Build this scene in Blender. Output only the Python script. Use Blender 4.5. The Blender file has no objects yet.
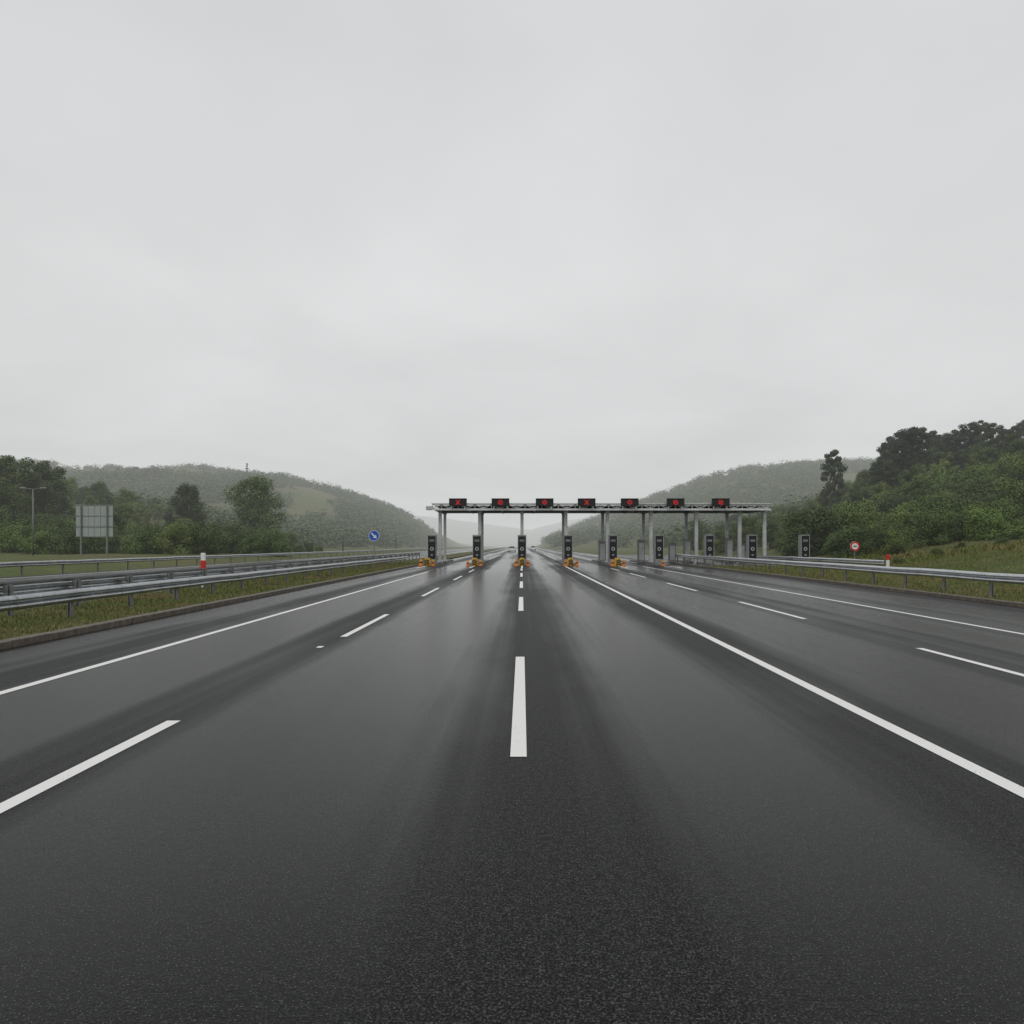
import bpy, bmesh, math, random
import numpy as np
from mathutils import Vector, Matrix, noise as mn
random.seed(7); rng=np.random.default_rng(11)
S=bpy.context.scene; C=S.collection
S.view_settings.view_transform='Standard'; S.view_settings.look='None'; S.view_settings.exposure=0
R=math.radians
# ---------------------------------------------------------------- helpers
def props(o,label=None,cat=None,group=None,kind=None):
    if label: o['label']=label
    if cat: o['category']=cat
    if group: o['group']=group
    if kind: o['kind']=kind
    return o
def thing(name,label,cat,loc=(0,0,0),rz=0,group=None):
    o=bpy.data.objects.new(name,None); C.objects.link(o); o.location=loc; o.rotation_euler=(0,0,rz)
    o.empty_display_size=.2
    return props(o,label,cat,group)
def link(name,me,mat,parent=None):
    o=bpy.data.objects.new(name,me); C.objects.link(o)
    if mat and not me.materials: me.materials.append(mat)
    if parent: o.parent=parent
    return o
def dup(root,loc,rz=0,sc=1,label=None):
    r=root.copy(); C.objects.link(r); r.location=loc; r.rotation_euler=(0,0,rz)
    r.scale=(sc,sc,sc) if not isinstance(sc,tuple) else sc
    if label: r['label']=label
    for ch in list(root.children):
        c=ch.copy(); C.objects.link(c); c.parent=r
        for g in ch.children:
            d=g.copy(); C.objects.link(d); d.parent=c
    return r
class MB:
    def __init__(s): s.bm=bmesh.new()
    def box(s,x0,x1,y0,y1,z0,z1,bev=0,rot=None):
        r=bmesh.ops.create_cube(s.bm,size=1)
        vs=r['verts']
        for v in vs:
            v.co=Vector(((x0+x1)/2+v.co.x*(x1-x0),(y0+y1)/2+v.co.y*(y1-y0),(z0+z1)/2+v.co.z*(z1-z0)))
        if rot: bmesh.ops.transform(s.bm,matrix=rot,verts=vs)
        if bev>0:
            es=list({e for v in vs for e in v.link_edges})
            bmesh.ops.bevel(s.bm,geom=es,offset=bev,segments=2,affect='EDGES',profile=.6)
        return s
    def cyl(s,p,q,r0,r1=None,n=12,cap=True):
        r1=r0 if r1 is None else r1
        p=Vector(p);q=Vector(q);d=q-p
        m=Matrix.Translation((p+q)/2)@d.to_track_quat('Z','Y').to_matrix().to_4x4()
        bmesh.ops.create_cone(s.bm,cap_ends=cap,segments=n,radius1=r0,radius2=r1,depth=d.length,matrix=m)
        return s
    def poly(s,pts):
        s.bm.faces.new([s.bm.verts.new(p) for p in pts]); return s
    def build(s,name,mat,parent=None,smooth=False):
        me=bpy.data.meshes.new(name); s.bm.normal_update(); s.bm.to_mesh(me); s.bm.free()
        if smooth:
            for p in me.polygons: p.use_smooth=True
        return link(name,me,mat,parent)
def quads_mesh(name,V,k=4):
    """V: (N,k,3) array of separate faces"""
    n=V.shape[0]; me=bpy.data.meshes.new(name)
    me.vertices.add(n*k); me.vertices.foreach_set('co',V.reshape(-1).astype(np.float32))
    me.loops.add(n*k); me.loops.foreach_set('vertex_index',np.arange(n*k,dtype=np.int32))
    me.polygons.add(n); me.polygons.foreach_set('loop_start',np.arange(0,n*k,k,dtype=np.int32))
    me.update(calc_edges=True); return me
def grid_mesh(name,xs,ys,Z,smooth=True):
    nx,ny=len(xs),len(ys); X,Y=np.meshgrid(xs,ys)
    V=np.stack([X,Y,Z],-1).reshape(-1,3)
    i=np.arange(nx-1); j=np.arange(ny-1); I,J=np.meshgrid(i,j); a=(J*nx+I).reshape(-1)
    F=np.stack([a,a+1,a+nx+1,a+nx],-1)
    me=bpy.data.meshes.new(name)
    me.vertices.add(len(V)); me.vertices.foreach_set('co',V.reshape(-1).astype(np.float32))
    me.loops.add(F.size); me.loops.foreach_set('vertex_index',F.reshape(-1).astype(np.int32))
    me.polygons.add(len(F)); me.polygons.foreach_set('loop_start',np.arange(0,F.size,4,dtype=np.int32))
    me.update(calc_edges=True)
    if smooth: me.polygons.foreach_set('use_smooth',[True]*len(F))
    return me
# ---------------------------------------------------------------- materials
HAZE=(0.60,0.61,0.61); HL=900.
class M:
    def __init__(s,name):
        s.m=bpy.data.materials.new(name); s.m.use_nodes=True; s.t=s.m.node_tree; s.n=s.t.nodes
        s.b=s.n['Principled BSDF']; s.out=s.n['Material Output']
        s.geo=s.n.new('ShaderNodeNewGeometry')
    def l(s,a,b): s.t.links.new(a,b)
    def math(s,op,a,b=None,c=None,clamp=False):
        n=s.n.new('ShaderNodeMath'); n.operation=op; n.use_clamp=clamp
        for i,v in enumerate((a,b,c)):
            if v is None: continue
            if isinstance(v,(int,float)): n.inputs[i].default_value=v
            else: s.l(v,n.inputs[i])
        return n.outputs[0]
    def vmul(s,v,k):
        n=s.n.new('ShaderNodeVectorMath'); n.operation='MULTIPLY'; s.l(v,n.inputs[0]); n.inputs[1].default_value=k; return n.outputs[0]
    def noise(s,vec,scale,detail=4,rough=.55,dist=0):
        n=s.n.new('ShaderNodeTexNoise'); n.inputs['Scale'].default_value=scale; n.inputs['Detail'].default_value=detail
        n.inputs['Roughness'].default_value=rough; n.inputs['Distortion'].default_value=dist
        s.l(vec,n.inputs['Vector']); return n.outputs['Fac']
    def ramp(s,fac,stops):
        n=s.n.new('ShaderNodeValToRGB'); e=n.color_ramp.elements
        while len(e)<len(stops): e.new(.5)
        for k,(p,c) in enumerate(stops):
            e[k].position=p; e[k].color=(c,c,c,1) if isinstance(c,(int,float)) else (*c,1)
        s.l(fac,n.inputs[0]); return n.outputs[0]
    def mix(s,f,a,b,mode='MIX'):
        n=s.n.new('ShaderNodeMix'); n.data_type='RGBA'; n.blend_type=mode
        for sk,v in ((n.inputs[0],f),(n.inputs[6],a),(n.inputs[7],b)):
            if isinstance(v,(int,float)) : sk.default_value=v if sk==n.inputs[0] else (v,v,v,1)
            elif isinstance(v,tuple): sk.default_value=(*v,1)
            else: s.l(v,sk)
        return n.outputs[2]
    def bump(s,h,strength,dist=.01):
        n=s.n.new('ShaderNodeBump'); n.inputs['Strength'].default_value=strength; n.inputs['Distance'].default_value=dist
        s.l(h,n.inputs['Height']); s.l(n.outputs[0],s.b.inputs['Normal']); return n
    def set(s,**k):
        for a,v in k.items():
            sk=s.b.inputs[a.replace('_',' ')]
            if isinstance(v,(int,float)): sk.default_value=v
            elif isinstance(v,tuple): sk.default_value=(*v,1)
            else: s.l(v,sk)
        return s
    def haze(s):  # distance haze painted into the material: fog-coloured emission grows away from the origin
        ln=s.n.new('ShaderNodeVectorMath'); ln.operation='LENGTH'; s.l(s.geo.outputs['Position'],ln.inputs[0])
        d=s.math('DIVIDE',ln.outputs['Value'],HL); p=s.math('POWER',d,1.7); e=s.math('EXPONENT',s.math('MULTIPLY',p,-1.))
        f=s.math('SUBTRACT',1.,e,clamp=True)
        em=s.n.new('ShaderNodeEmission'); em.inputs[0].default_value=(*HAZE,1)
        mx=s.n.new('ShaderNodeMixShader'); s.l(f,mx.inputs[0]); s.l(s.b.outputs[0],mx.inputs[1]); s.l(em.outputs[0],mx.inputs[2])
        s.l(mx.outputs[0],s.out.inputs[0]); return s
def simple(name,col,rough=.6,metal=0,var=.15,scale=6,emit=0,haze=False):
    m=M(name); P=m.geo.outputs['Position']
    n=m.noise(P,scale,3,.6)
    c=m.mix(m.ramp(n,[(.3,0.),(.7,1.)]),tuple(v*(1-var) for v in col),tuple(min(1,v*(1+var)) for v in col))
    m.set(Base_Color=c,Roughness=rough,Metallic=metal)
    if emit: m.set(Emission_Color=col,Emission_Strength=emit)
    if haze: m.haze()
    return m.m
# asphalt
def asphalt(name,main=True):
    m=M(name); P=m.geo.outputs['Position']
    sep=m.n.new('ShaderNodeSeparateXYZ'); m.l(P,sep.inputs[0]); X,Y=sep.outputs[0],sep.outputs[1]
    fine=m.noise(P,72,2,.75); mid=m.noise(P,20,2,.6)
    streak=m.noise(m.vmul(P,(.80,.012,1)),1.,2,.5,.1)
    streak2=m.noise(m.vmul(P,(3.0,.022,1)),1.,2,.6)
    patch=m.noise(m.vmul(P,(.30,.08,1)),1.,4,.6,.4)
    w=m.math('COSINE',m.math('MULTIPLY',X,2*math.pi/3.56))
    w=m.math('MULTIPLY_ADD',w,-.5,.5)   # wettest along the middle of each lane
    a=m.math('MULTIPLY',streak,.44); a=m.math('MULTIPLY_ADD',patch,.24,a); a=m.math('MULTIPLY_ADD',w,.17,a); a=m.math('MULTIPLY_ADD',streak2,.15,a)
    wet=m.ramp(a,[(.39,0.),(.56,1.)])
    col=m.mix(wet,(.0125,.0125,.0130),(.0036,.0036,.0040))
    g=m.ramp(fine,[(.38,.08),(.5,.6),(.63,4.2)])
    col=m.mix(1.,col,g,'MULTIPLY')
    g2=m.ramp(mid,[(.35,.5),(.65,1.5)])
    col=m.mix(1.,col,g2,'MULTIPLY')
    sp=m.noise(P,110,0,.5); sp=m.ramp(sp,[(.71,0.),(.77,1.)])
    col=m.mix(m.math('MULTIPLY',sp,.65),col,(.16,.16,.155))
    if main: # construction joint between the centre dashes
        j=m.math('LESS_THAN',m.math('ABSOLUTE',m.math('ADD',X,.03)),.012); j=m.math('MULTIPLY',j,m.math('GREATER_THAN',Y,11.9))
        col=m.mix(m.math('MULTIPLY',j,.5),col,(.004,.004,.004))
    rg=m.ramp(wet,[(0.,.56),(1.,.15)])
    m.set(Base_Color=col,Roughness=rg)
    m.set(**{'Specular_IOR_Level':.12})
    h=m.math('ADD',m.math('MULTIPLY',fine,.6),m.math('MULTIPLY',mid,.4))
    m.bump(h,.42,.014)
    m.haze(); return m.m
A_main=asphalt('wet_asphalt'); A_side=asphalt('wet_asphalt_side',False)
def paint():
    m=M('road_paint'); P=m.geo.outputs['Position']
    n=m.noise(P,42,3,.7); n2=m.noise(P,5,2)
    f=m.ramp(m.math('MULTIPLY_ADD',n2,.35,n),[(.44,0.),(.53,1.)])
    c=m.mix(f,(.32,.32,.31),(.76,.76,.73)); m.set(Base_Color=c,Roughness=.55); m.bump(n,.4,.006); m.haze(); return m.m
PAINT=paint()
def ground_mat(name,dark,light,brown,amt=.6,lo=.42,hi=.58):
    m=M(name); P=m.geo.outputs['Position']
    n=m.noise(P,.035,5,.65,.3); n2=m.noise(P,.5,5,.7); n3=m.noise(P,7,3,.7)
    c=m.mix(m.ramp(n2,[(.35,0.),(.65,1.)]),dark,light)
    c=m.mix(m.ramp(n,[(lo,0.),(hi,amt)]),c,brown)
    c=m.mix(1.,c,m.ramp(n3,[(.25,.5),(.7,1.35)]),'MULTIPLY')
    m.set(Base_Color=c,Roughness=.95); m.b.inputs['Specular IOR Level'].default_value=.15
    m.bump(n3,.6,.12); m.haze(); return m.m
G_hill=ground_mat('meadow',(.060,.082,.026),(.105,.13,.042),(.125,.115,.052),.7)
G_verge=ground_mat('verge_soil',(.055,.066,.020),(.10,.12,.035),(.12,.095,.045))
def leaf_mat(name,dark,light,warm=None,obj=True):
    m=M(name); P=m.geo.outputs['Position']
    n=m.noise(P,.45,2,.6); n2=m.noise(P,3.3,1,.6)
    c=m.mix(m.ramp(m.math('MULTIPLY_ADD',n2,.5,m.math('MULTIPLY',n,.5)),[(.38,0.),(.62,1.)]),dark,light)
    if obj:
        oi=m.n.new('ShaderNodeObjectInfo'); c=m.mix(1.,c,m.ramp(oi.outputs['Random'],[(0.,.6),(1.,1.4)]),'MULTIPLY')
        if warm: c=m.mix(m.math('MULTIPLY',m.math('FRACT',m.math('MULTIPLY',oi.outputs['Random'],7.31)),.55),c,warm)
    elif warm: c=m.mix(m.ramp(m.noise(P,.03,3),[(.45,0.),(.6,.6)]),c,warm)
    m.set(Base_Color=c,Roughness=.7); m.b.inputs['Specular IOR Level'].default_value=.25
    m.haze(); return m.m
L_dark=leaf_mat('leaf_dark',(.034,.060,.018),(.085,.128,.034),(.09,.125,.034))
L_mid=leaf_mat('leaf_mid',(.058,.104,.026),(.135,.200,.046),(.15,.18,.05))
L_big=leaf_mat('leaf_big',(.045,.078,.024),(.095,.140,.038))
L_pine=leaf_mat('leaf_pine',(.022,.036,.017),(.052,.076,.032))
L_far=leaf_mat('leaf_far',(.056,.090,.030),(.076,.115,.038),(.09,.122,.042),obj=False)
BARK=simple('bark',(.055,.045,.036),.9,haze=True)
def grass_mat():
    m=M('grass_blade'); P=m.geo.outputs['Position']
    n=m.noise(P,.35,5,.7); n2=m.noise(P,22,2)
    c=m.mix(m.ramp(n,[(.38,0.),(.50,.4),(.64,1.)]),(.115,.155,.032),(.22,.175,.075))
    c=m.mix(1.,c,m.ramp(n2,[(.3,.55),(.7,1.35)]),'MULTIPLY')
    m.set(Base_Color=c,Roughness=.7); return m.m
GRASS=grass_mat()
def galv(name,a,b_):
    m=M(name); P=m.geo.outputs['Position']
    n=m.noise(P,2.2,4,.7); n2=m.noise(m.vmul(P,(6,6,1.2)),3,3,.7)
    c=m.mix(m.ramp(n,[(.3,0.),(.7,1.)]),a,b_)
    c=m.mix(m.ramp(n2,[(.50,0.),(.72,.6)]),c,tuple(v*.45 for v in a))
    m.set(Base_Color=c,Roughness=m.ramp(n,[(.3,.26),(.7,.42)]),Metallic=.9); m.bump(n2,.15,.01); return m.m
GALV=galv('galvanised_steel',(.44,.46,.48),(.64,.66,.68))
GALVD=galv('weathered_steel',(.30,.315,.33),(.50,.52,.54))
POSTM=simple('post_steel',(.22,.225,.225),.6,.4,.3,9)
KERB=simple('kerb_concrete',(.115,.098,.078),.7,0,.4,7)
CONC=simple('concrete',(.22,.22,.21),.75,0,.25,3)
STEELP=simple('painted_steel',(.50,.515,.51),.5,.2,.15,2)
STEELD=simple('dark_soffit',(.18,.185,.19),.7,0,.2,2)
BLACK=simple('black_cabinet',(.010,.010,.011),.4,0,.3,5)
GREYM=simple('grey_panel',(.27,.275,.28),.5,.1,.2,5)
FRAMEM=simple('kiosk_frame',(.30,.31,.315),.5,.1,.2,5)
WHITE=simple('white_paint',(.74,.74,.72),.45,0,.1,8)
REDP=simple('red_paint',(.55,.022,.016),.45,0,.15,8)
BLUEP=simple('blue_paint',(.015,.10,.48),.4,0,.1,8)
ORANGE=simple('orange_plastic',(.66,.20,.02),.5,0,.35,8)
YELLOW=simple('yellow_paint',(.70,.42,.05),.5,0,.2,8)
SIGNBACK=simple('sign_back_metal',(.33,.37,.35),.5,.15,.06,1.2)
REDL=simple('red_led',(.60,.012,.012),.5,0,0,5,emit=.55)
WHITEL=simple('white_display',(.50,.52,.54),.4,0,.1,5)
GLASS=simple('car_glass',(.02,.025,.03),.1,0,.1,5)
TYRE=simple('tyre',(.015,.015,.015),.8,0,.1,5)
CARP=simple('car_paint',(.60,.61,.62),.3,.1,.05,5)
# ---------------------------------------------------------------- terrain
def sm(t): t=np.clip(t,0,1); return t*t*(3-2*t)
F=740.
def prof(pts,D,off): # skyline heights -> crest height by world x, crest at distance D
    return np.array([(a-522)/F*D for a,b in pts]), np.array([max(0,1.8+(545-b)/F*D-off) for a,b in pts])
Lx,Lz=prof([(-500,452),(-200,463),(0,468),(60,464),(110,466),(150,471),(180,465),(205,464),(250,475),(290,476),(330,486),(370,498),(400,510),(425,526),(440,542),(446,546)],470,4)
Rx,Rz=prof([(536,546),(555,532),(590,518),(640,499),(690,478),(730,467),(800,462),(870,460),(1100,440),(1500,420)],520,5)
Cx,Cz=prof([(-1500,470),(300,500),(400,514),(450,519),(500,526),(530,530),(560,522),(620,512),(700,500),(2500,470)],1400,0)
def H(x,y):
    x=np.asarray(x,float); y=np.asarray(y,float)
    base=-.06+0*x
    x0=20+11*sm((y-48)/14)
    e=1.9*sm((x-x0)/16)
    hill=16.5*sm((x-x0-14)/66)*sm((y-30)/95)*(1-.75*sm((y-190)/150))
    rn=(e+hill)*(1-sm((y-420)/200))
    ln=.55*sm((-x-31)/8)+11*sm((-x-58)/60)*sm((y-70)/90)*(1-.6*sm((y-220)/150))
    lf=np.interp(x,Lx,Lz)*sm((y-190)/280)**1.0*(1-.8*sm((y-500)/300))
    rf=np.interp(x,Rx,Rz)*sm((y-210)/310)*(1-.8*sm((y-560)/300))
    cf=np.interp(x,Cx,Cz)*sm((y-950)/450)
    return base+np.maximum.reduce([rn,ln,lf,rf,cf])
def spaced(lo,hi,s0,core0,core1,g=1.09):
    c=list(np.arange(core0,core1,s0)); s=s0; v=c[-1]
    while v<hi: s*=g; v+=s; c.append(v)
    s=s0; v=core0
    while v>lo: s*=g; v-=s; c.insert(0,v)
    return np.array(c)
xs=spaced(-2600,2600,2.5,-120,120,1.05); ys=spaced(-60,3200,3.,-40,230,1.03)
XX,YY=np.meshgrid(xs,ys); ZZ=H(XX,YY)
jit=np.array([[mn.noise(Vector((x*.03,y*.03,0)))*1.0+mn.noise(Vector((x*.11,y*.11,5)))*.35 for x in xs] for y in ys])
ZZ=ZZ+jit*np.clip(ZZ/4,0,1)*1.6
props(link('ground',grid_mesh('ground',xs,ys,ZZ),G_hill),kind='structure')
def Hs(x,y): return float(H(x,y))
def sheet(name,x0,x1,y0,y1,z,mat):
    ys_=[y0]; s=4
    while ys_[-1]<y1: ys_.append(min(y1,ys_[-1]+s)); s*=1.15
    xs_=np.linspace(x0,x1,7); ys_=np.array(ys_)
    return props(link(name,grid_mesh(name,xs_,ys_,np.full((len(ys_),7),z)),mat),kind='structure')
sheet('road',-8.95,14.4,-20,1100,0,A_main)
sheet('opposite_road',-29,-13.2,-20,1100,0,A_side)
sheet('plaza_road',14.4,30,60,135,0.,A_side)
def verge(name,x0,x1,y0,y1,zf,nx=14,ny=90):
    a=np.linspace(x0,x1,nx); b=np.linspace(0,1,ny)**1.4*(y1-y0)+y0
    Z=np.array([[zf(x,y)+.03*mn.noise(Vector((x*1.3,y*.7,0))) for x in a] for y in b])
    return props(link(name,grid_mesh(name,a,b,Z),G_verge),kind='structure')
zl=lambda x,y:.10
zr=lambda x,y:max(.10,Hs(x,y)+.05)
verge('median_verge',-13.2,-9.15,-20,1100,zl,8,140)
verge('roadside_verge',14.6,40,-20,60,zr,26,70)
def kerb(name,x0,x1,y0,y1):
    b=MB(); y=y0
    while y<y1:
        b.box(x0,x1,y+.006,y+.994,-.03,.125+random.uniform(-.004,.004),.018); y+=1.
    return props(b.build(name,KERB),kind='structure')
kerb('left_kerb',-9.2,-8.95,0,66); kerb('right_kerb',14.38,14.64,8,74)
# ---------------------------------------------------------------- road markings
def marks(name,segs,z=.004):
    b=MB()
    for (xc,w,y0,y1) in segs:
        b.poly([(xc-w/2,y0,z),(xc+w/2,y0,z),(xc+w/2,y1,z),(xc-w/2,y1,z)])
    return props(b.build(name,PAINT),kind='structure')
marks('left_edge_line',[(-6.33,.14,-10,50)]); marks('right_lane_line',[(3.64,.155,-10,62)])
marks('right_edge_line',[(10.12,.13,-10,62)])
ctr=[(-.03,.14,6.28,11.9),(-.03,.14,20.2,25.6),(-.03,.14,31.,36.5),(-.03,.14,42,47.5),(-.03,.14,52,57)]
marks('centre_dashes',ctr)
marks('left_dashes',[(-3.56,.14,1.5,7.57),(-3.5,.13,14.5,19.2),(-3.56,.1,12.95,13.15),(-3.5,.13,26,31),(-3.5,.13,38,43),(-3.5,.13,49,54)])
marks('right_dashes',[(6.92,.13,6.5,12.9),(6.88,.13,18,23.4),(6.85,.13,29,35),(6.85,.13,41,47),(6.85,.13,52,57)])
IX=[-8.2,-4.1,0,4.2,8.3,12.5,17.1,21.0,25.8]
marks('plaza_lines',[(x,.16,57.8,63.2) for x in IX if x<14 and abs(x-3.9)>1]+[(x,.14,82,140) for x in IX[1:6]])
marks('opposite_lines',[(-14.2,.15,-10,300),(-27.6,.15,-10,300)]+[(-18.7,.15,k*12,k*12+5) for k in range(12)]+[(-23.2,.15,k*12+3,k*12+8) for k in range(12)])
marks('onward_lines',[(-3.4+3.6*i,.14,150+k*16,156+k*16) for i in range(4) for k in range(14)])
# ---------------------------------------------------------------- grass blades
def blades(name,n,xf,yf,zf,hmin,hmax,ws=1.):
    x=xf(n); y=yf(n)
    cl=np.array([mn.noise(Vector((a*.9,b*.9,3)))*.5+.5 for a,b in zip(x,y)])
    z=np.array([zf(a,b) for a,b in zip(x,y)])-.02
    h=(hmin+(hmax-hmin)*rng.random(n)**2)*(.35+1.3*cl)
    an=rng.random(n)*math.tau; w=(.008+.008*rng.random(n)+y*.0003)*ws
    lean=(rng.random(n))*.9*h; la=rng.random(n)*math.tau
    V=np.zeros((n,3,3)); 
    V[:,0]=np.stack([x-np.cos(an)*w,y-np.sin(an)*w,z],-1); V[:,1]=np.stack([x+np.cos(an)*w,y+np.sin(an)*w,z],-1)
    V[:,2]=np.stack([x+np.cos(la)*lean,y+np.sin(la)*lean,z+h],-1)
    return props(link(name,quads_mesh(name,V,3),GRASS),kind='stuff',label=None)
g=blades('grass',60000,lambda n:-13.1+3.9*rng.random(n),lambda n:8+62*rng.random(n)**1.5,zl,.03,.13); g['label']='short yellow green grass in the median under the guardrails'; g['category']='grass'
g=blades('grass',75000,lambda n:14.7+21*rng.random(n)**1.1,lambda n:17+42*rng.random(n)**1.2,zr,.04,.20); g['label']='rough grass on the right bank behind the guardrail'; g['category']='grass'
g=blades('grass',70000,lambda n:31+35*rng.random(n),lambda n:42+45*rng.random(n),lambda x,y:Hs(x,y)+.02,.10,.45,2.4); g['label']='rough yellow brown grass higher up the right bank'; g['category']='grass'
# ---------------------------------------------------------------- trees
def leaves(cent,rad,n_per,size,flat=1.,shell=.72,up=.5,jt=.4):
    K=len(cent); N=K*n_per
    c=np.repeat(np.array(cent),n_per,0); r=np.repeat(np.array(rad),n_per)
    d=rng.normal(size=(N,3)); d/=np.linalg.norm(d,axis=1)[:,None]
    rr=r*(shell+(1.22-shell)*rng.random(N))
    p=c+d*rr[:,None]*np.array([1,1,flat])
    nn=d+np.array([0,0,up])+rng.normal(size=(N,3))*jt; nn/=np.linalg.norm(nn,axis=1)[:,None]
    t=np.cross(nn,rng.normal(size=(N,3))); t/=np.linalg.norm(t,axis=1)[:,None]; b=np.cross(nn,t)
    s=(size*(.5+.9*rng.random(N)))[:,None]
    return np.stack([p-t*s,p-b*s*.6,p+t*s,p+b*s*.6],1)
def trunk_mesh(name,h,r,tips):
    b=MB(); n=5; pts=[Vector((random.uniform(-.03,.03)*h*i/n,random.uniform(-.03,.03)*h*i/n,h*i/n-.3*(i==0))) for i in range(n+1)]
    for i in range(n): b.cyl(pts[i],pts[i+1],r*(1-.16*i),r*(1-.16*(i+1)),8)
    for t in tips:
        k=random.randint(2,n-1); b.cyl(pts[k],t,r*.38,r*.1,5)
    o=b.build(name,BARK); me=o.data; bpy.data.objects.remove(o); return me
def broad(seed,h,w,npf,size,low=.15,tot=7000,pr=(.20,.36),flat=.85,trunk=.85,ex=.55,asc=.0):
    random.seed(seed); cs=[];rs=[]
    for i in range(npf):
        f=(i+random.random())/npf; z=h*(low+(.88-low)*f)
        env=math.sin(math.pi*min(1,max(0,.16+.76*f)))**ex*(1-asc*f)
        a=i*2.4+random.random(); q=w*env*random.uniform(.2,.85)
        cs.append((math.cos(a)*q,math.sin(a)*q,z)); rs.append(random.uniform(*pr)*w*(1-asc*.5*f))
    me=quads_mesh('crown',leaves(cs,rs,int(tot/npf),size,flat,.45,.45,.45))
    return trunk_mesh('trunk',h*trunk,h*.022,[Vector(c) for c in cs[:9]]),me
bro=[broad(s,10,3.9,30,.145,tot=13000,pr=(.16,.32)) for s in (1,2,3,4)]
bush=[broad(s,4.5,3.3,15,.11,.10,12000,(.24,.42)) for s in (11,12,13,14)]
pin=[broad(21,11,3.4,34,.13,.22,12000,(.14,.28),.7,asc=.35),broad(22,11,4.0,34,.13,.30,12000,(.13,.26),.6,asc=.2),broad(23,11,2.9,30,.13,.15,11000,(.16,.30),.8,asc=.55),broad(24,11,3.6,36,.13,.26,12000,(.13,.26),.6,asc=.4)]
thin=broad(61,11,2.3,24,.13,.32,5500,(.18,.32),.75,asc=.3)
bigt=[broad(31,14,6.2,70,.16,.05,22000,(.16,.28),asc=.1),broad(32,14,5.0,56,.16,.06,18000,(.16,.28),asc=.2)]
conif=broad(41,12,1.6,12,.2,.1,2500,(.3,.5),asc=.7)
for t,c in bro: c.materials.append(L_dark)
for t,c in bush: c.materials.append(L_mid)
for t,c in bigt: c.materials.append(L_big)
for t,c in pin+[conif,thin]: c.materials.append(L_pine)
bro_m=[]
for t,c in bro:
    c2=c.copy(); c2.materials.clear(); c2.materials.append(L_mid); bro_m.append((t,c2))
bush_d=[]
for t,c in bush:
    c2=c.copy(); c2.materials.clear(); c2.materials.append(L_dark); bush_d.append((t,c2))
def tree(kind,x,y,sc,name,label,cat='tree',group=None,z=None):
    t,c=kind
    z=Hs(x,y)-.25 if z is None else z
    r=thing(name,label,cat,(x,y,z),random.random()*6.28,group)
    s=sc; r.scale=(s*random.uniform(.9,1.15),s*random.uniform(.9,1.15),s)
    link('trunk',t,BARK,r); link('crown',c,None,r); return r
def at(px,d): return (px-522)/F*d
def totop(px,ytop,d,hmesh): 
    x=at(px,d); return x,(1.8+(545-ytop)/F*d-Hs(x,d)+.25)/(hmesh*.96)
x_,s_=totop(256,474,150,14); tree(bigt[0],x_,150,s_,'broadleaf_tree','tall full round green tree, larger of the two standing out on the left')
x_,s_=totop(187,481,152,14); tree(bigt[1],x_,152,s_,'broadleaf_tree','rounded green tree standing out between the grey sign and the largest left tree')
tree(conif,at(247,440),440,.85,'conifer_tree','tiny lone conifer on the skyline of the left ridge',z=Hs(at(247,440),440)+1)
x_,s_=totop(45,460,140,10); tree(bro[1],x_,140,s_,'broadleaf_tree','broad dark tree rising just right of the lamp post on the left')
x_,s_=totop(8,453,135,10); tree(bro[2],x_,135,s_,'broadleaf_tree','tall dark tree at the far left edge, left of the lamp post')
random.seed(99)
def scatter(n,x0,x1,d0,d1,mind,pxmax=None,pxmin=None):
    pts=[];tr=0
    while len(pts)<n and tr<20000:
        tr+=1; d=d0+(d1-d0)*random.random(); x=random.uniform(x0,x1)
        px=522+x/d*F
        if pxmax and px>pxmax: continue
        if pxmin and px<pxmin: continue
        if all((x-a)**2+(d-b)**2>mind**2 for a,b in pts): pts.append((x,d))
    return pts
for x,y in scatter(64,-170,-50,118,205,5.6,285,-40):
    px=522+x/y*F
    s=random.uniform(.6,1.0)*(.62+.38*min(1,max(0,(230-px)/230)))
    tree(random.choice(bro+bro_m),x,y,s,'broadleaf_tree','dark green tree massed with others on the slope left of the motorway','tree','trees massed on the left slope')
for x,y in scatter(90,-110,-36,98,145,3.6,405,-40):
    px=522+x/y*F
    s=random.uniform(.6,1.1)*(1 if px<290 else .55)
    tree(random.choice(bush+bush_d+bush_d),x,y,s,'roadside_bush','rounded green bush in the thicket along the foot of the left slope','bush','bushes along the foot of the left slope')
random.seed(5)
def skyl(px,ytop,d):
    x,s=totop(px,ytop,d,11)
    tree(pin[random.randint(0,3)],x,d,s,'pine_tree','dark pine in the tall clump on top of the right hill','tree','pines on top of the right hill')
for px,yt in ((887,436),(899,429),(911,423),(922,424),(934,430),(946,431),(957,427),(968,420),(980,417),(992,420),(1003,426),(1014,423),(1025,417),(1038,418)):
    skyl(px,yt,random.uniform(150,172))
for px,yt in ((884,456),(902,450),(920,447),(940,450),(962,447),(985,444),(1006,446),(1030,442)): skyl(px,yt,random.uniform(142,150))
x_,s_=totop(833,444,150,11); tree(thin,x_,150,s_,'pine_tree','lone thin pine standing above the trees left of the right pine clump')
for x,y in scatter(60,36,125,115,195,5.2,1045,742):
    px=522+x/y*F
    s=random.uniform(.6,.95)*(.75+.25*min(1,(px-742)/120))
    tree(random.choice(bro+bro_m),x,y,s,'broadleaf_tree','green tree massed with others on the right hillside','tree','trees massed on the right hillside')
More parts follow.
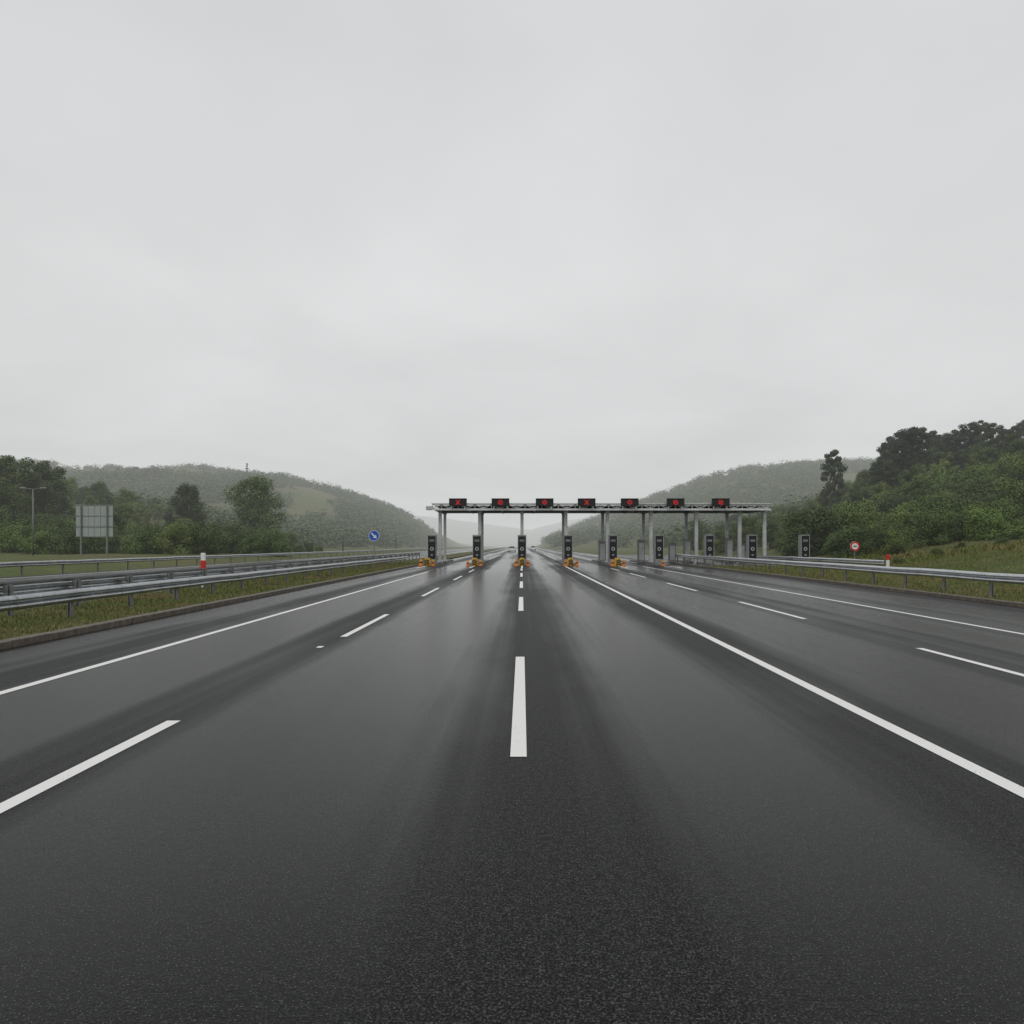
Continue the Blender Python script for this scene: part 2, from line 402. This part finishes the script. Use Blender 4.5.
for x,y in scatter(100,36,100,76,130,3.7,1050,785):
    tree(random.choice(bush+bush_d),x,y,random.choice((.5,.7,.9,1.1,1.3))*random.uniform(.9,1.1)*(.75 if y<88 else 1),'hillside_bush','rounded green bush on the bank below the right hillside trees','bush','bushes on the right bank')
for x,y in scatter(12,29,50,54,72,3,1040,860):
    tree(random.choice(bush+bush_d),x,y,random.uniform(.10,.22),'low_shrub','low scrubby shrub in the rough grass of the right bank','shrub','low shrubs in the right bank grass')
for x,y in scatter(26,33,70,120,220,5,800,680):
    tree(random.choice(bush+bro),x,y,random.uniform(.4,.8),'roadside_bush','green bush behind the right end of the toll canopy','bush','bushes behind the toll canopy')
def wood(name,n,x0,x1,y0,y1,thr,label,rr=(2.8,5.2)):
    k=0;tr=0; cs=[];rs=[]
    while k<n and tr<n*14:
        tr+=1; x=random.uniform(x0,x1); y=random.uniform(y0,y1)
        z=Hs(x,y)
        if z<.8: continue
        f=mn.noise(Vector((x*.013,y*.013,1)))+.5*mn.noise(Vector((x*.04,y*.04,4)))
        if f<thr+.24*min(1,z/50): continue
        h=random.uniform(*rr); k+=1
        for j in range(5):
            a=random.random()*6.28; q=h*.45*random.random()
            cs.append((x+math.cos(a)*q,y+math.sin(a)*q,z+h*random.uniform(.1,.9))); rs.append(h*random.uniform(.35,.6))
    V=leaves(cs,rs,20,.62,.8,.72,1.1,.18)
    o=props(link(name,quads_mesh(name,V),L_far),label,'woodland',kind='stuff'); return o
wood('woodland',5600,-400,-40,205,500,-.36,'hazy woodland covering the left ridge')
wood('woodland',4400,15,400,215,545,-.36,'hazy woodland covering the right ridge')
# ---------------------------------------------------------------- guardrails
PROF=[(-.155,.0),(-.143,.022),(-.105,.075),(-.075,.083),(-.045,.072),(0,.012),(.045,.072),(.075,.083),(.105,.075),(.143,.022),(.155,.0)]
def guardrail(label,pts,side,zc,zg,step=2.7,mat=None):
    """pts polyline of (x,y); side +1: beam faces +x"""
    g_=thing('guardrail',label,'guardrail',(pts[0][0],pts[0][1],0)); ox,oy=pts[0]
    dense=[];
    for (a,b) in zip(pts[:-1],pts[1:]):
        L=math.hypot(b[0]-a[0],b[1]-a[1]); n=max(1,int(L/2))
        for i in range(n): dense.append((a[0]+(b[0]-a[0])*i/n,a[1]+(b[1]-a[1])*i/n))
    dense.append(pts[-1])
    bm=bmesh.new(); rows=[]
    for i,(x,y) in enumerate(dense):
        a=dense[max(0,i-1)]; c=dense[min(len(dense)-1,i+1)]
        d=Vector((c[0]-a[0],c[1]-a[1],0)).normalized(); nrm=Vector((d.y,-d.x,0))*side
        w=random.uniform(-.012,.012)
        rows.append([bm.verts.new(Vector((x-ox,y-oy,zc+u+w))+nrm*v) for u,v in PROF])
        if i%2==0 and 0<i<len(dense)-1 : # lapped joint
            pr=[[bm.verts.new(Vector((x-ox,y-oy,zc+u*1.01+w))+d*e+nrm*(v+.006)) for u,v in PROF] for e in (-.16,.16)]
            for k in range(len(PROF)-1): bm.faces.new((pr[0][k],pr[1][k],pr[1][k+1],pr[0][k+1]))
    for a,b in zip(rows[:-1],rows[1:]):
        for k in range(len(PROF)-1): bm.faces.new((a[k],b[k],b[k+1],a[k+1]))
    me=bpy.data.meshes.new('rail'); bm.to_mesh(me); bm.free()
    link('rail',me,mat or GALV,g_)
    pm=None; tot=0; nxt=.6
    for (a,b) in zip(pts[:-1],pts[1:]):
        L=math.hypot(b[0]-a[0],b[1]-a[1])
        while nxt<tot+L:
            t=(nxt-tot)/L; x=a[0]+(b[0]-a[0])*t; y=a[1]+(b[1]-a[1])*t
            if pm is None:
                q=MB(); s=-side
                q.box(min(s*.10,s*.11),max(s*.10,s*.11),-.055,.055,zg-.3,zc+.12,0)
                q.box(min(s*.17,s*.18),max(s*.17,s*.18),-.055,.055,zg-.3,zc+.12,0)
                q.box(min(s*.11,s*.17),max(s*.11,s*.17),-.005,.005,zg-.3,zc+.12,0)
                q.box(min(-s*.012,s*.098),max(-s*.012,s*.098),-.05,.05,zc-.09,zc+.09,.006)
                p=q.build('post',POSTM,g_); pm=p.data
            else: p=link('post',pm,None,g_)
            p.location=(x-ox,y-oy,0)
            p.rotation_euler=(random.uniform(-.012,.012),random.uniform(-.015,.015),0)
            nxt+=step
        tot+=L
    return g_
guardrail('long galvanised guardrail nearest the road on the left, above the brown kerb',[(-10.6,3.5),(-10.6,62),(-10.9,70)],1,.60,.1,mat=GALVD)
guardrail('second galvanised guardrail just behind the nearest left one in the median',[(-12.3,3.5),(-12.3,90)],-1,.74,.1,mat=GALVD)
guardrail('distant guardrail along the far side of the opposite carriageway on the left',[(-30,20),(-30,230)],1,.65,0,4,mat=GALVD)
guardrail('long galvanised guardrail nearest the road on the right, above the kerb',[(15.15,10),(15.15,76)],-1,.76,.1)
guardrail('short guardrail on the grass behind the main right guardrail, by the round red sign',[(22.7,46.3),(22.3,49),(22.0,60),(21.0,66)],-1,.70,.1,2)
# ---------------------------------------------------------------- marker posts
def marker(x,y,h,label,bands,z=.08):
    t=thing('marker_post',label,'marker post',(x,y,z))
    b=MB(); b.box(-.085,.085,-.06,.06,-.1,h,.03); b.build('shaft',WHITE,t)
    for a,c in bands:
        b=MB(); b.box(-.089,.089,-.064,.064,h*a,h*c,.03); b.build('red_band',REDP,t)
marker(-12.75,29.6,1.40,'red and white marker post standing behind the two left guardrails',((.50,.80),(.22,.36)))
marker(21.5,43.5,1.15,'mostly white marker post with red top at the end of the short right guardrail',((.72,1.01),))
# ---------------------------------------------------------------- signs
t=thing('road_sign','large blank grey rectangular sign panel on two posts beyond the left carriageway','sign',(-46.2,80,Hs(-46,80)))
zb=Hs(-46,80)
b=MB()
for i in range(6):
    for k in range(3): b.box(-2.0+.667*i,-2.0+.667*i+.635,-.03,.03,2.7-zb+1.135*k,2.7-zb+1.135*k+1.10,.006)
b.build('panel',SIGNBACK,t)
b=MB(); b.box(-2.0,2.0,.032,.04,2.72-zb,6.08-zb); b.build('backing',STEELD,t)
b=MB(); b.box(-2.03,2.03,-.07,-.034,2.66-zb,2.74-zb); b.box(-2.03,2.03,-.07,-.034,6.06-zb,6.14-zb); b.box(-2.03,2.03,-.07,-.034,4.9-zb,4.97-zb); b.box(-2.03,2.03,-.07,-.034,3.7-zb,3.76-zb); b.build('frame',POSTM,t)
for sx in (-1.4,1.4):
    b=MB(); b.box(sx-.07,sx+.07,-.19,-.075,-.4,6.0-zb); b.build('post',POSTM,t)
def disc(b,cx,cz,y,r,n=32,r0=0):
    if r0==0: b.poly([(cx+r*math.cos(math.tau*k/n),y,cz+r*math.sin(math.tau*k/n)) for k in range(n)])
    else:
        for k in range(n):
            a,c=math.tau*k/n,math.tau*(k+1)/n
            b.poly([(cx+r*math.cos(a),y,cz+r*math.sin(a)),(cx+r*math.cos(c),y,cz+r*math.sin(c)),(cx+r0*math.cos(c),y,cz+r0*math.sin(c)),(cx+r0*math.cos(a),y,cz+r0*math.sin(a))])
t=thing('direction_sign','small round blue sign with a white arrow on a thin post, left median','sign',(at(374,60),60,.1))
b=MB(); b.cyl((0,.05,-.2),(0,.05,2.75),.035); b.build('post',POSTM,t)
b=MB(); b.cyl((0,-.0,2.45),(0,.02,2.45),.45,n=36); b.build('disc',BLUEP,t)
b=MB(); disc(b,0,2.45,-.014,.44,36,.405)
ang=R(-45); 
def rot(u,v): return (u*math.cos(ang)-v*math.sin(ang),-.014,2.45+u*math.sin(ang)+v*math.cos(ang))
b.poly([rot(-.3,-.055),rot(.05,-.055),rot(.05,.055),rot(-.3,.055)]); b.poly([rot(.05,-.17),rot(.32,0),rot(.05,.17)])
b.build('arrow',WHITE,t)
t=thing('prohibition_sign','small round white sign with a red ring on a thin post, right bank','sign',(at(855,50),50,max(.1,Hs(22.5,50))))
zz=1.72-max(.1,Hs(22.5,50))
b=MB(); b.cyl((0,.05,-.2),(0,.05,zz+.25),.03); b.build('post',POSTM,t)
b=MB(); b.cyl((0,0,zz),(0,.02,zz),.33,n=36); b.build('disc',WHITE,t)
b=MB(); disc(b,0,zz,-.014,.325,36,.22); b.build('red_ring',REDP,t)
b=MB(); b.box(-.1,.1,-.02,-.012,zz-.03,zz+.03); b.build('symbol',BLACK,t)
def lamp(px,d,top,label,arms=2):
    x=at(px,d); z=Hs(x,d); hh=1.8+(545-top)/F*d-z
    t=thing('street_lamp',label,'street lamp',(x,d,z))
    b=MB(); b.cyl((0,0,-.3),(0,0,hh),.11,.06,10); b.build('pole',POSTM,t,True)
    for s in ((-1,1) if arms==2 else (1,)):
        b=MB(); b.cyl((0,0,hh-.05),(s*1.1,0,hh+.12),.04); b.build('arm',POSTM,t)
        b=MB(); b.box(min(s*.9,s*1.6),max(s*.9,s*1.6),-.13,.13,hh+.06,hh+.2,.04); b.build('lamp_head',GREYM,t)
lamp(33,92,489,'tall double armed street lamp left of the grey sign panel')
lamp(343,150,518,'thin distant street lamp before the left ridge, nearer of the two by the road',1)
lamp(396,230,520,'thin distant street lamp just left of the toll canopy',1)
# ---------------------------------------------------------------- toll plaza
cn=thing('toll_canopy','long flat grey toll plaza canopy on pairs of steel columns across the motorway','toll canopy',(0,0,0))
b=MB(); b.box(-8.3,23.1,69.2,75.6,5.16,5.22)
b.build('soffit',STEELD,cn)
def chord(y):
    b=MB(); b.box(-8.4,23.2,y,y+.16,5.04,5.22,.01); b.box(-8.4,23.2,y,y+.16,5.56,5.70,.01)
    x=-8.3; k=0
    while x<23.0:
        x2=min(x+.78,23.1); z0,z1=(5.22,5.56) if k%2==0 else (5.56,5.22)
        b.cyl((x,y+.08,z0),(x2,y+.08,z1),.035,n=6); b.box(x-.03,x+.03,y+.05,y+.11,5.22,5.56); x=x2; k+=1
    b.build('truss',STEELP,cn)
chord(69.0); chord(75.62)
b=MB(); b.box(-8.2,23.0,69.3,75.5,5.44,5.52); b.build('roof_deck',STEELP,cn)
b=MB(); b.box(-8.45,23.25,68.92,68.985,5.64,5.70); b.box(-8.45,23.25,68.92,68.985,5.03,5.08) 
b.build('trim',WHITE,cn)
b=MB()
for x in [-8.1+3.1*i for i in range(11)]: b.box(x-.06,x+.06,69.2,75.6,5.0,5.155)
b.build('cross_beam',STEELP,cn)
b=MB(); b.box(-9.0,-8.42,69.3,70.2,5.1,5.45,.03); b.build('end_bracket',STEELP,cn)
CXs=[-7.75,-4.0,0,4.15,8.1,12.2,16.5,20.6,22.95]
for x in CXs:
    for (y,rr) in ((70.1,.15),(74.4,.13)):
        if x==22.95 and y>72: continue
        b=MB(); b.box(x-rr,x+rr,y-rr-.01,y-rr+.03,.0,5.15); b.box(x-rr,x-rr+.05,y-rr+.031,y+rr,.0,5.15); b.box(x+rr-.05,x+rr,y-rr+.031,y+rr,.0,5.15)
        b.box(x-rr-.1,x+rr+.1,y-rr-.1,y+rr+.1,0,.28,.02)
        b.box(x-rr-.06,x+rr+.06,y-rr-.06,y+rr+.06,4.88,4.98,.01)
        b.build('column',STEELP,cn)
ordn=['first','second','third','fourth','fifth','sixth','seventh','eighth','ninth']
SX=[-5.95,-2.0,2.1,6.0,10.0,14.25,18.45]
GL={'x':["##...##",".##.##.","..###..","..###..","..###..",".##.##.","##...##"],
'a':[".####..","##..##.","#..####","#.##..#","####..#",".##..##","..####."],
'o':["..###..",".##.##.","##.#.##","#..#..#","##.#.##",".##.##.","..###.."]}
for i,x in enumerate(SX):
    t=thing('lane_signal','black lane signal box lit red on the toll canopy, %s from the left of seven'%ordn[i],'lane signal',(x,68.85,5.42),group='lane signals on the toll canopy')
    b=MB(); b.box(-.82,.82,-.22,0.0,0,.68,.02); b.build('housing',BLACK,t)
    b=MB(); b.box(-.84,.84,-.32,-.222,.67,.70); b.build('hood',BLACK,t)
    b=MB(); gl=GL['xaoxoaa'[i]]; ps=.064
    for r_,row in enumerate(gl):
        for c_,ch in enumerate(row):
            if ch=='#': 
                cx=(c_-3)*ps; cz=.34+(3-r_)*ps; b.box(cx-.026,cx+.026,-.228,-.223,cz-.026,cz+.026)
    b.build('red_symbol',REDL,t)
    b=MB()
    for k in (-.62,.62): b.box(k-.05,k+.05,0.005,.06,-.35,.4)
    b.build('bracket',GALV,t)
def island(x,i):
    w=.62
    t=thing('toll_island','raised concrete toll island, %s from the left'%ordn[i],'toll island',(x,0,0),group='toll islands')
    b=MB(); n=10; pts=[(-w,82),(-w,65.6)]+[(-w*math.cos(math.pi*k/n),65.6-1.1*math.sin(math.pi*k/n)) for k in range(1,n)]+[(w,65.6),(w,82)]
    lo=[b.bm.verts.new((p[0],p[1],-.02)) for p in pts]; hi=[b.bm.verts.new((p[0]*.97,p[1],.2)) for p in pts]
    b.bm.faces.new(hi[::-1]); 
    for k in range(len(pts)): b.bm.faces.new((lo[k],lo[(k+1)%len(pts)],hi[(k+1)%len(pts)],hi[k]))
    bmesh.ops.recalc_face_normals(b.bm,faces=b.bm.faces)
    b.build('slab',CONC,t)
def kiosk(x,y,i,z=.2):
    t=thing('toll_kiosk','black toll payment kiosk, %s from the left along the plaza'%ordn[i],'toll kiosk',(x,y,z),group='toll kiosks')
    b=MB(); b.box(-.40,.40,-.3,.5,0,.32,.02); b.build('plinth',CONC,t)
    b=MB(); b.box(-.34,.34,-.25,.45,.32,2.42,.04); b.build('cabinet',BLACK,t)
    b=MB()
    for s in (-1,1): b.box(s*.37-.025,s*.37+.025,-.28,.48,.32,2.45,.01)
    b.box(-.40,.40,-.29,.49,2.452,2.53,.02); b.build('frame',FRAMEM,t)
    b=MB(); disc(b,0,1.25,-.262,.16,24); b.build('round_display',WHITEL,t)
    b=MB(); disc(b,0,1.25,-.266,.10,20); b.build('display_symbol',BLACK,t)
    b=MB(); b.box(-.10,.10,-.275,-.252,.62,.76,.006); b.build('card_panel',GREYM,t)
    b=MB(); b.box(-.22,.22,-.27,-.252,1.9,2.1,.006); b.build('screen',STEELD,t)
drum=None
def chevron(x,y,i):
    t=thing('crash_cushion','orange and yellow striped crash cushion at the nose of the %s toll island'%ordn[i],'crash cushion',(x,y,.0),group='crash cushions at the island noses')
    b=MB(); n=10
    w=.26
    pts=[(-w,.9),(-w,.35)]+[(-w*math.cos(math.pi*k/n),.35-.42*math.sin(math.pi*k/n)) for k in range(1,n)]+[(w,.35),(w,.9)]
    lo=[b.bm.verts.new((p[0],p[1],.0)) for p in pts]; hi=[b.bm.verts.new((p[0]*.8,p[1],.68)) for p in pts]
    b.bm.faces.new(hi[::-1]); b.bm.faces.new(lo)
    for k in range(len(pts)): b.bm.faces.new((lo[k],lo[(k+1)%len(pts)],hi[(k+1)%len(pts)],hi[k]))
    bmesh.ops.recalc_face_normals(b.bm,faces=b.bm.faces); b.build('cushion',YELLOW,t)
    b=MB()
    for k in range(3):
        for s in (-1,1):
            m=Matrix.Translation((s*.11,-.10,.12+.17*k))@Matrix.Rotation(R(40*s),4,'Y'); b.box(-.13,.13,-.01,.01,-.04,.04,rot=m)
    b.build('chevrons',BLACK,t)
def mkdrum(x,y,label,sc):
    global drum
    if drum is None:
        t=thing('traffic_drum',label,'traffic drum',(x,y,0),group='orange drums round the island noses')
        b=MB(); b.cyl((0,0,0),(0,0,.09),.24,.22,14); b.cyl((0,0,.09),(0,0,.62),.17,.09,14); b.build('body',ORANGE,t)
        b=MB(); b.cyl((0,0,.26),(0,0,.36),.16,.14,14,False); b.build('band',BLACK,t)
        b=MB(); b.cyl((0,0,.45),(0,0,.53),.125,.113,14,False); b.build('band',YELLOW,t)
        drum=t; return
    dup(drum,(x,y,0),0,sc,label)
for i,x in enumerate(IX):
    island(x,i); kiosk(x,67.6,i)
    if i<5:
        chevron(x,63.7,i)
        for s in (-1,1):
            mkdrum(x+s*random.uniform(.44,.60),63.6+.3*s,'orange banded drum just %s of the crash cushion on the %s toll island'%('left' if s<0 else 'right',ordn[i]),random.uniform(.75,1.05))
mkdrum(12.2,64.0,'lone orange drum at the nose of the sixth toll island',.8)
for px,h,lb in ((602,2.1,'narrow grey service cabinet just left of the fifth toll kiosk'),
    (641,2.2,'narrow grey service cabinet between the fifth and sixth toll kiosks, beside a column'),
    (687,2.3,'narrow grey service cabinet just left of the seventh toll kiosk'),
    (729,2.4,'narrow grey service cabinet midway between the seventh and eighth toll kiosks'),
    (741,1.9,'shorter narrow grey service cabinet close left of the eighth toll kiosk'),
    (672,1.9,'narrow grey service cabinet right of the sixth toll kiosk')):
    t=thing('service_cabinet',lb,'cabinet',(at(px,73),73.,0),group='grey service cabinets under the canopy')
    b=MB(); b.box(-.33,.33,-.3,.3,.1,h,.03); b.build('body',GREYM,t)
    b=MB(); b.box(-.38,.38,-.35,.35,h+.002,h+.07,.02); b.box(-.36,.36,-.33,.33,-.02,.098); b.build('cap_and_base',CONC,t)
    b=MB(); b.box(-.24,.24,-.318,-.303,.35,h-.2,.006); b.build('door',STEELP,t)
# distant cars beyond the toll plaza
def car(px,d,label):
    t=thing('distant_car',label,'car',(at(px,d),d,0),group='cars beyond the toll plaza')
    def loft(secs,name,mat):
        b=MB(); rows=[[b.bm.verts.new((sx*w,y,z)) for sx,z in ((-1,z0),(-1.0,(z0+z1)/2),(-.86,z1),(.86,z1),(1.0,(z0+z1)/2),(1,z0))] for (y,w,z0,z1) in secs]
        for r0,r1 in zip(rows[:-1],rows[1:]):
            for k in range(6): b.bm.faces.new((r0[k],r0[(k+1)%6],r1[(k+1)%6],r1[k]))
        b.bm.faces.new(rows[0]); b.bm.faces.new(rows[-1][::-1]); bmesh.ops.recalc_face_normals(b.bm,faces=b.bm.faces); return b.build(name,mat,t)
    loft([(-2.1,.72,.35,.68),(-1.9,.86,.28,.82),(-.9,.9,.25,.98),(1.2,.9,.25,1.0),(1.95,.86,.28,.95),(2.1,.75,.35,.8)],'body',CARP)
    loft([(-1.0,.78,.96,1.0),(-.3,.70,.96,1.40),(.9,.70,.96,1.44),(1.7,.74,.93,1.0)],'cabin',GLASS)
    b=MB(); b.box(-.6,.6,-.25,.9,1.42,1.47,.02); b.build('roof',CARP,t)
    for sx in (-1,1):
        for yy in (-1.3,1.3):
            b=MB(); b.cyl((sx*.68,yy,.31),(sx*.9,yy,.31),.31,n=16); b.build('wheel',TYRE,t)
        b=MB(); b.box(sx*.62-.13,sx*.62+.13,-2.1,-1.96,.6,.72,.02); b.build('lamp',REDP,t)
car(512,185,'tiny pale car beyond the plaza, left of the central toll kiosk')
car(533,240,'tiny pale car beyond the plaza, right of the central toll kiosk')
# ---------------------------------------------------------------- world, sun, camera
w=bpy.data.worlds.new('World'); S.world=w; w.use_nodes=True; nt=w.node_tree; N=nt.nodes; bg=N['Background']; out=N['World Output']
sky=N.new('ShaderNodeTexSky'); sky.sky_type='NISHITA'; sky.sun_disc=False; sky.sun_elevation=R(52); sky.sun_rotation=R(20)
nt.links.new(sky.outputs[0],bg.inputs[0]); bg.inputs[1].default_value=.06
tc=N.new('ShaderNodeTexCoord'); sp=N.new('ShaderNodeSeparateXYZ'); nt.links.new(tc.outputs['Generated'],sp.inputs[0])
def wm(op,a,b):
    n=N.new('ShaderNodeMath'); n.operation=op
    for i,v in enumerate((a,b)):
        if isinstance(v,(int,float)): n.inputs[i].default_value=v
        else: nt.links.new(v,n.inputs[i])
    return n.outputs[0]
zc=wm('MAXIMUM',sp.outputs[2],0.); zd=wm('ADD',zc,.22)
cb=N.new('ShaderNodeCombineXYZ'); nt.links.new(wm('DIVIDE',sp.outputs[0],zd),cb.inputs[0]); nt.links.new(wm('DIVIDE',sp.outputs[1],zd),cb.inputs[1])
no=N.new('ShaderNodeTexNoise'); no.inputs['Scale'].default_value=1.1; no.inputs['Detail'].default_value=5; no.inputs['Roughness'].default_value=.5; no.inputs['Distortion'].default_value=.3
nt.links.new(cb.outputs[0],no.inputs['Vector'])
rp=N.new('ShaderNodeValToRGB'); e=rp.color_ramp.elements
for p,c in ((0.,(.61,.62,.62)),(.12,(.66,.67,.67)),(.32,(.74,.75,.75)),(.55,(.67,.68,.685)),(1.,(.74,.75,.76))):
    if p in (0.,1.): k=e[0] if p==0 else e[len(e)-1]
    else: k=e.new(p)
    k.color=(*c,1)
nt.links.new(zc,rp.inputs[0])
nf=wm('ADD',wm('MULTIPLY',no.outputs['Fac'],.36),.82)
vm=N.new('ShaderNodeVectorMath'); vm.operation='SCALE'; nt.links.new(rp.outputs[0],vm.inputs[0]); nt.links.new(nf,vm.inputs['Scale'])
bg2=N.new('ShaderNodeBackground'); nt.links.new(vm.outputs[0],bg2.inputs[0]); bg2.inputs[1].default_value=1.
mx=N.new('ShaderNodeMixShader'); mx.inputs[0].default_value=.96
nt.links.new(bg.outputs[0],mx.inputs[1]); nt.links.new(bg2.outputs[0],mx.inputs[2]); nt.links.new(mx.outputs[0],out.inputs[0])
sl=bpy.data.lights.new('sun','SUN'); sl.energy=.7; sl.angle=R(25); sl.color=(1,.97,.93)
so=bpy.data.objects.new('sun',sl); C.objects.link(so); so.rotation_euler=(R(38),0,R(-20))
cam=bpy.data.cameras.new('camera'); co=bpy.data.objects.new('camera',cam); C.objects.link(co)
cam.lens=26.015; cam.sensor_width=36; co.location=(0,0,1.8); co.rotation_euler=(R(90),0,0)
cam.shift_y=33/1024; cam.shift_x=-10/1024; cam.clip_end=6000; cam.clip_start=.05
S.camera=co
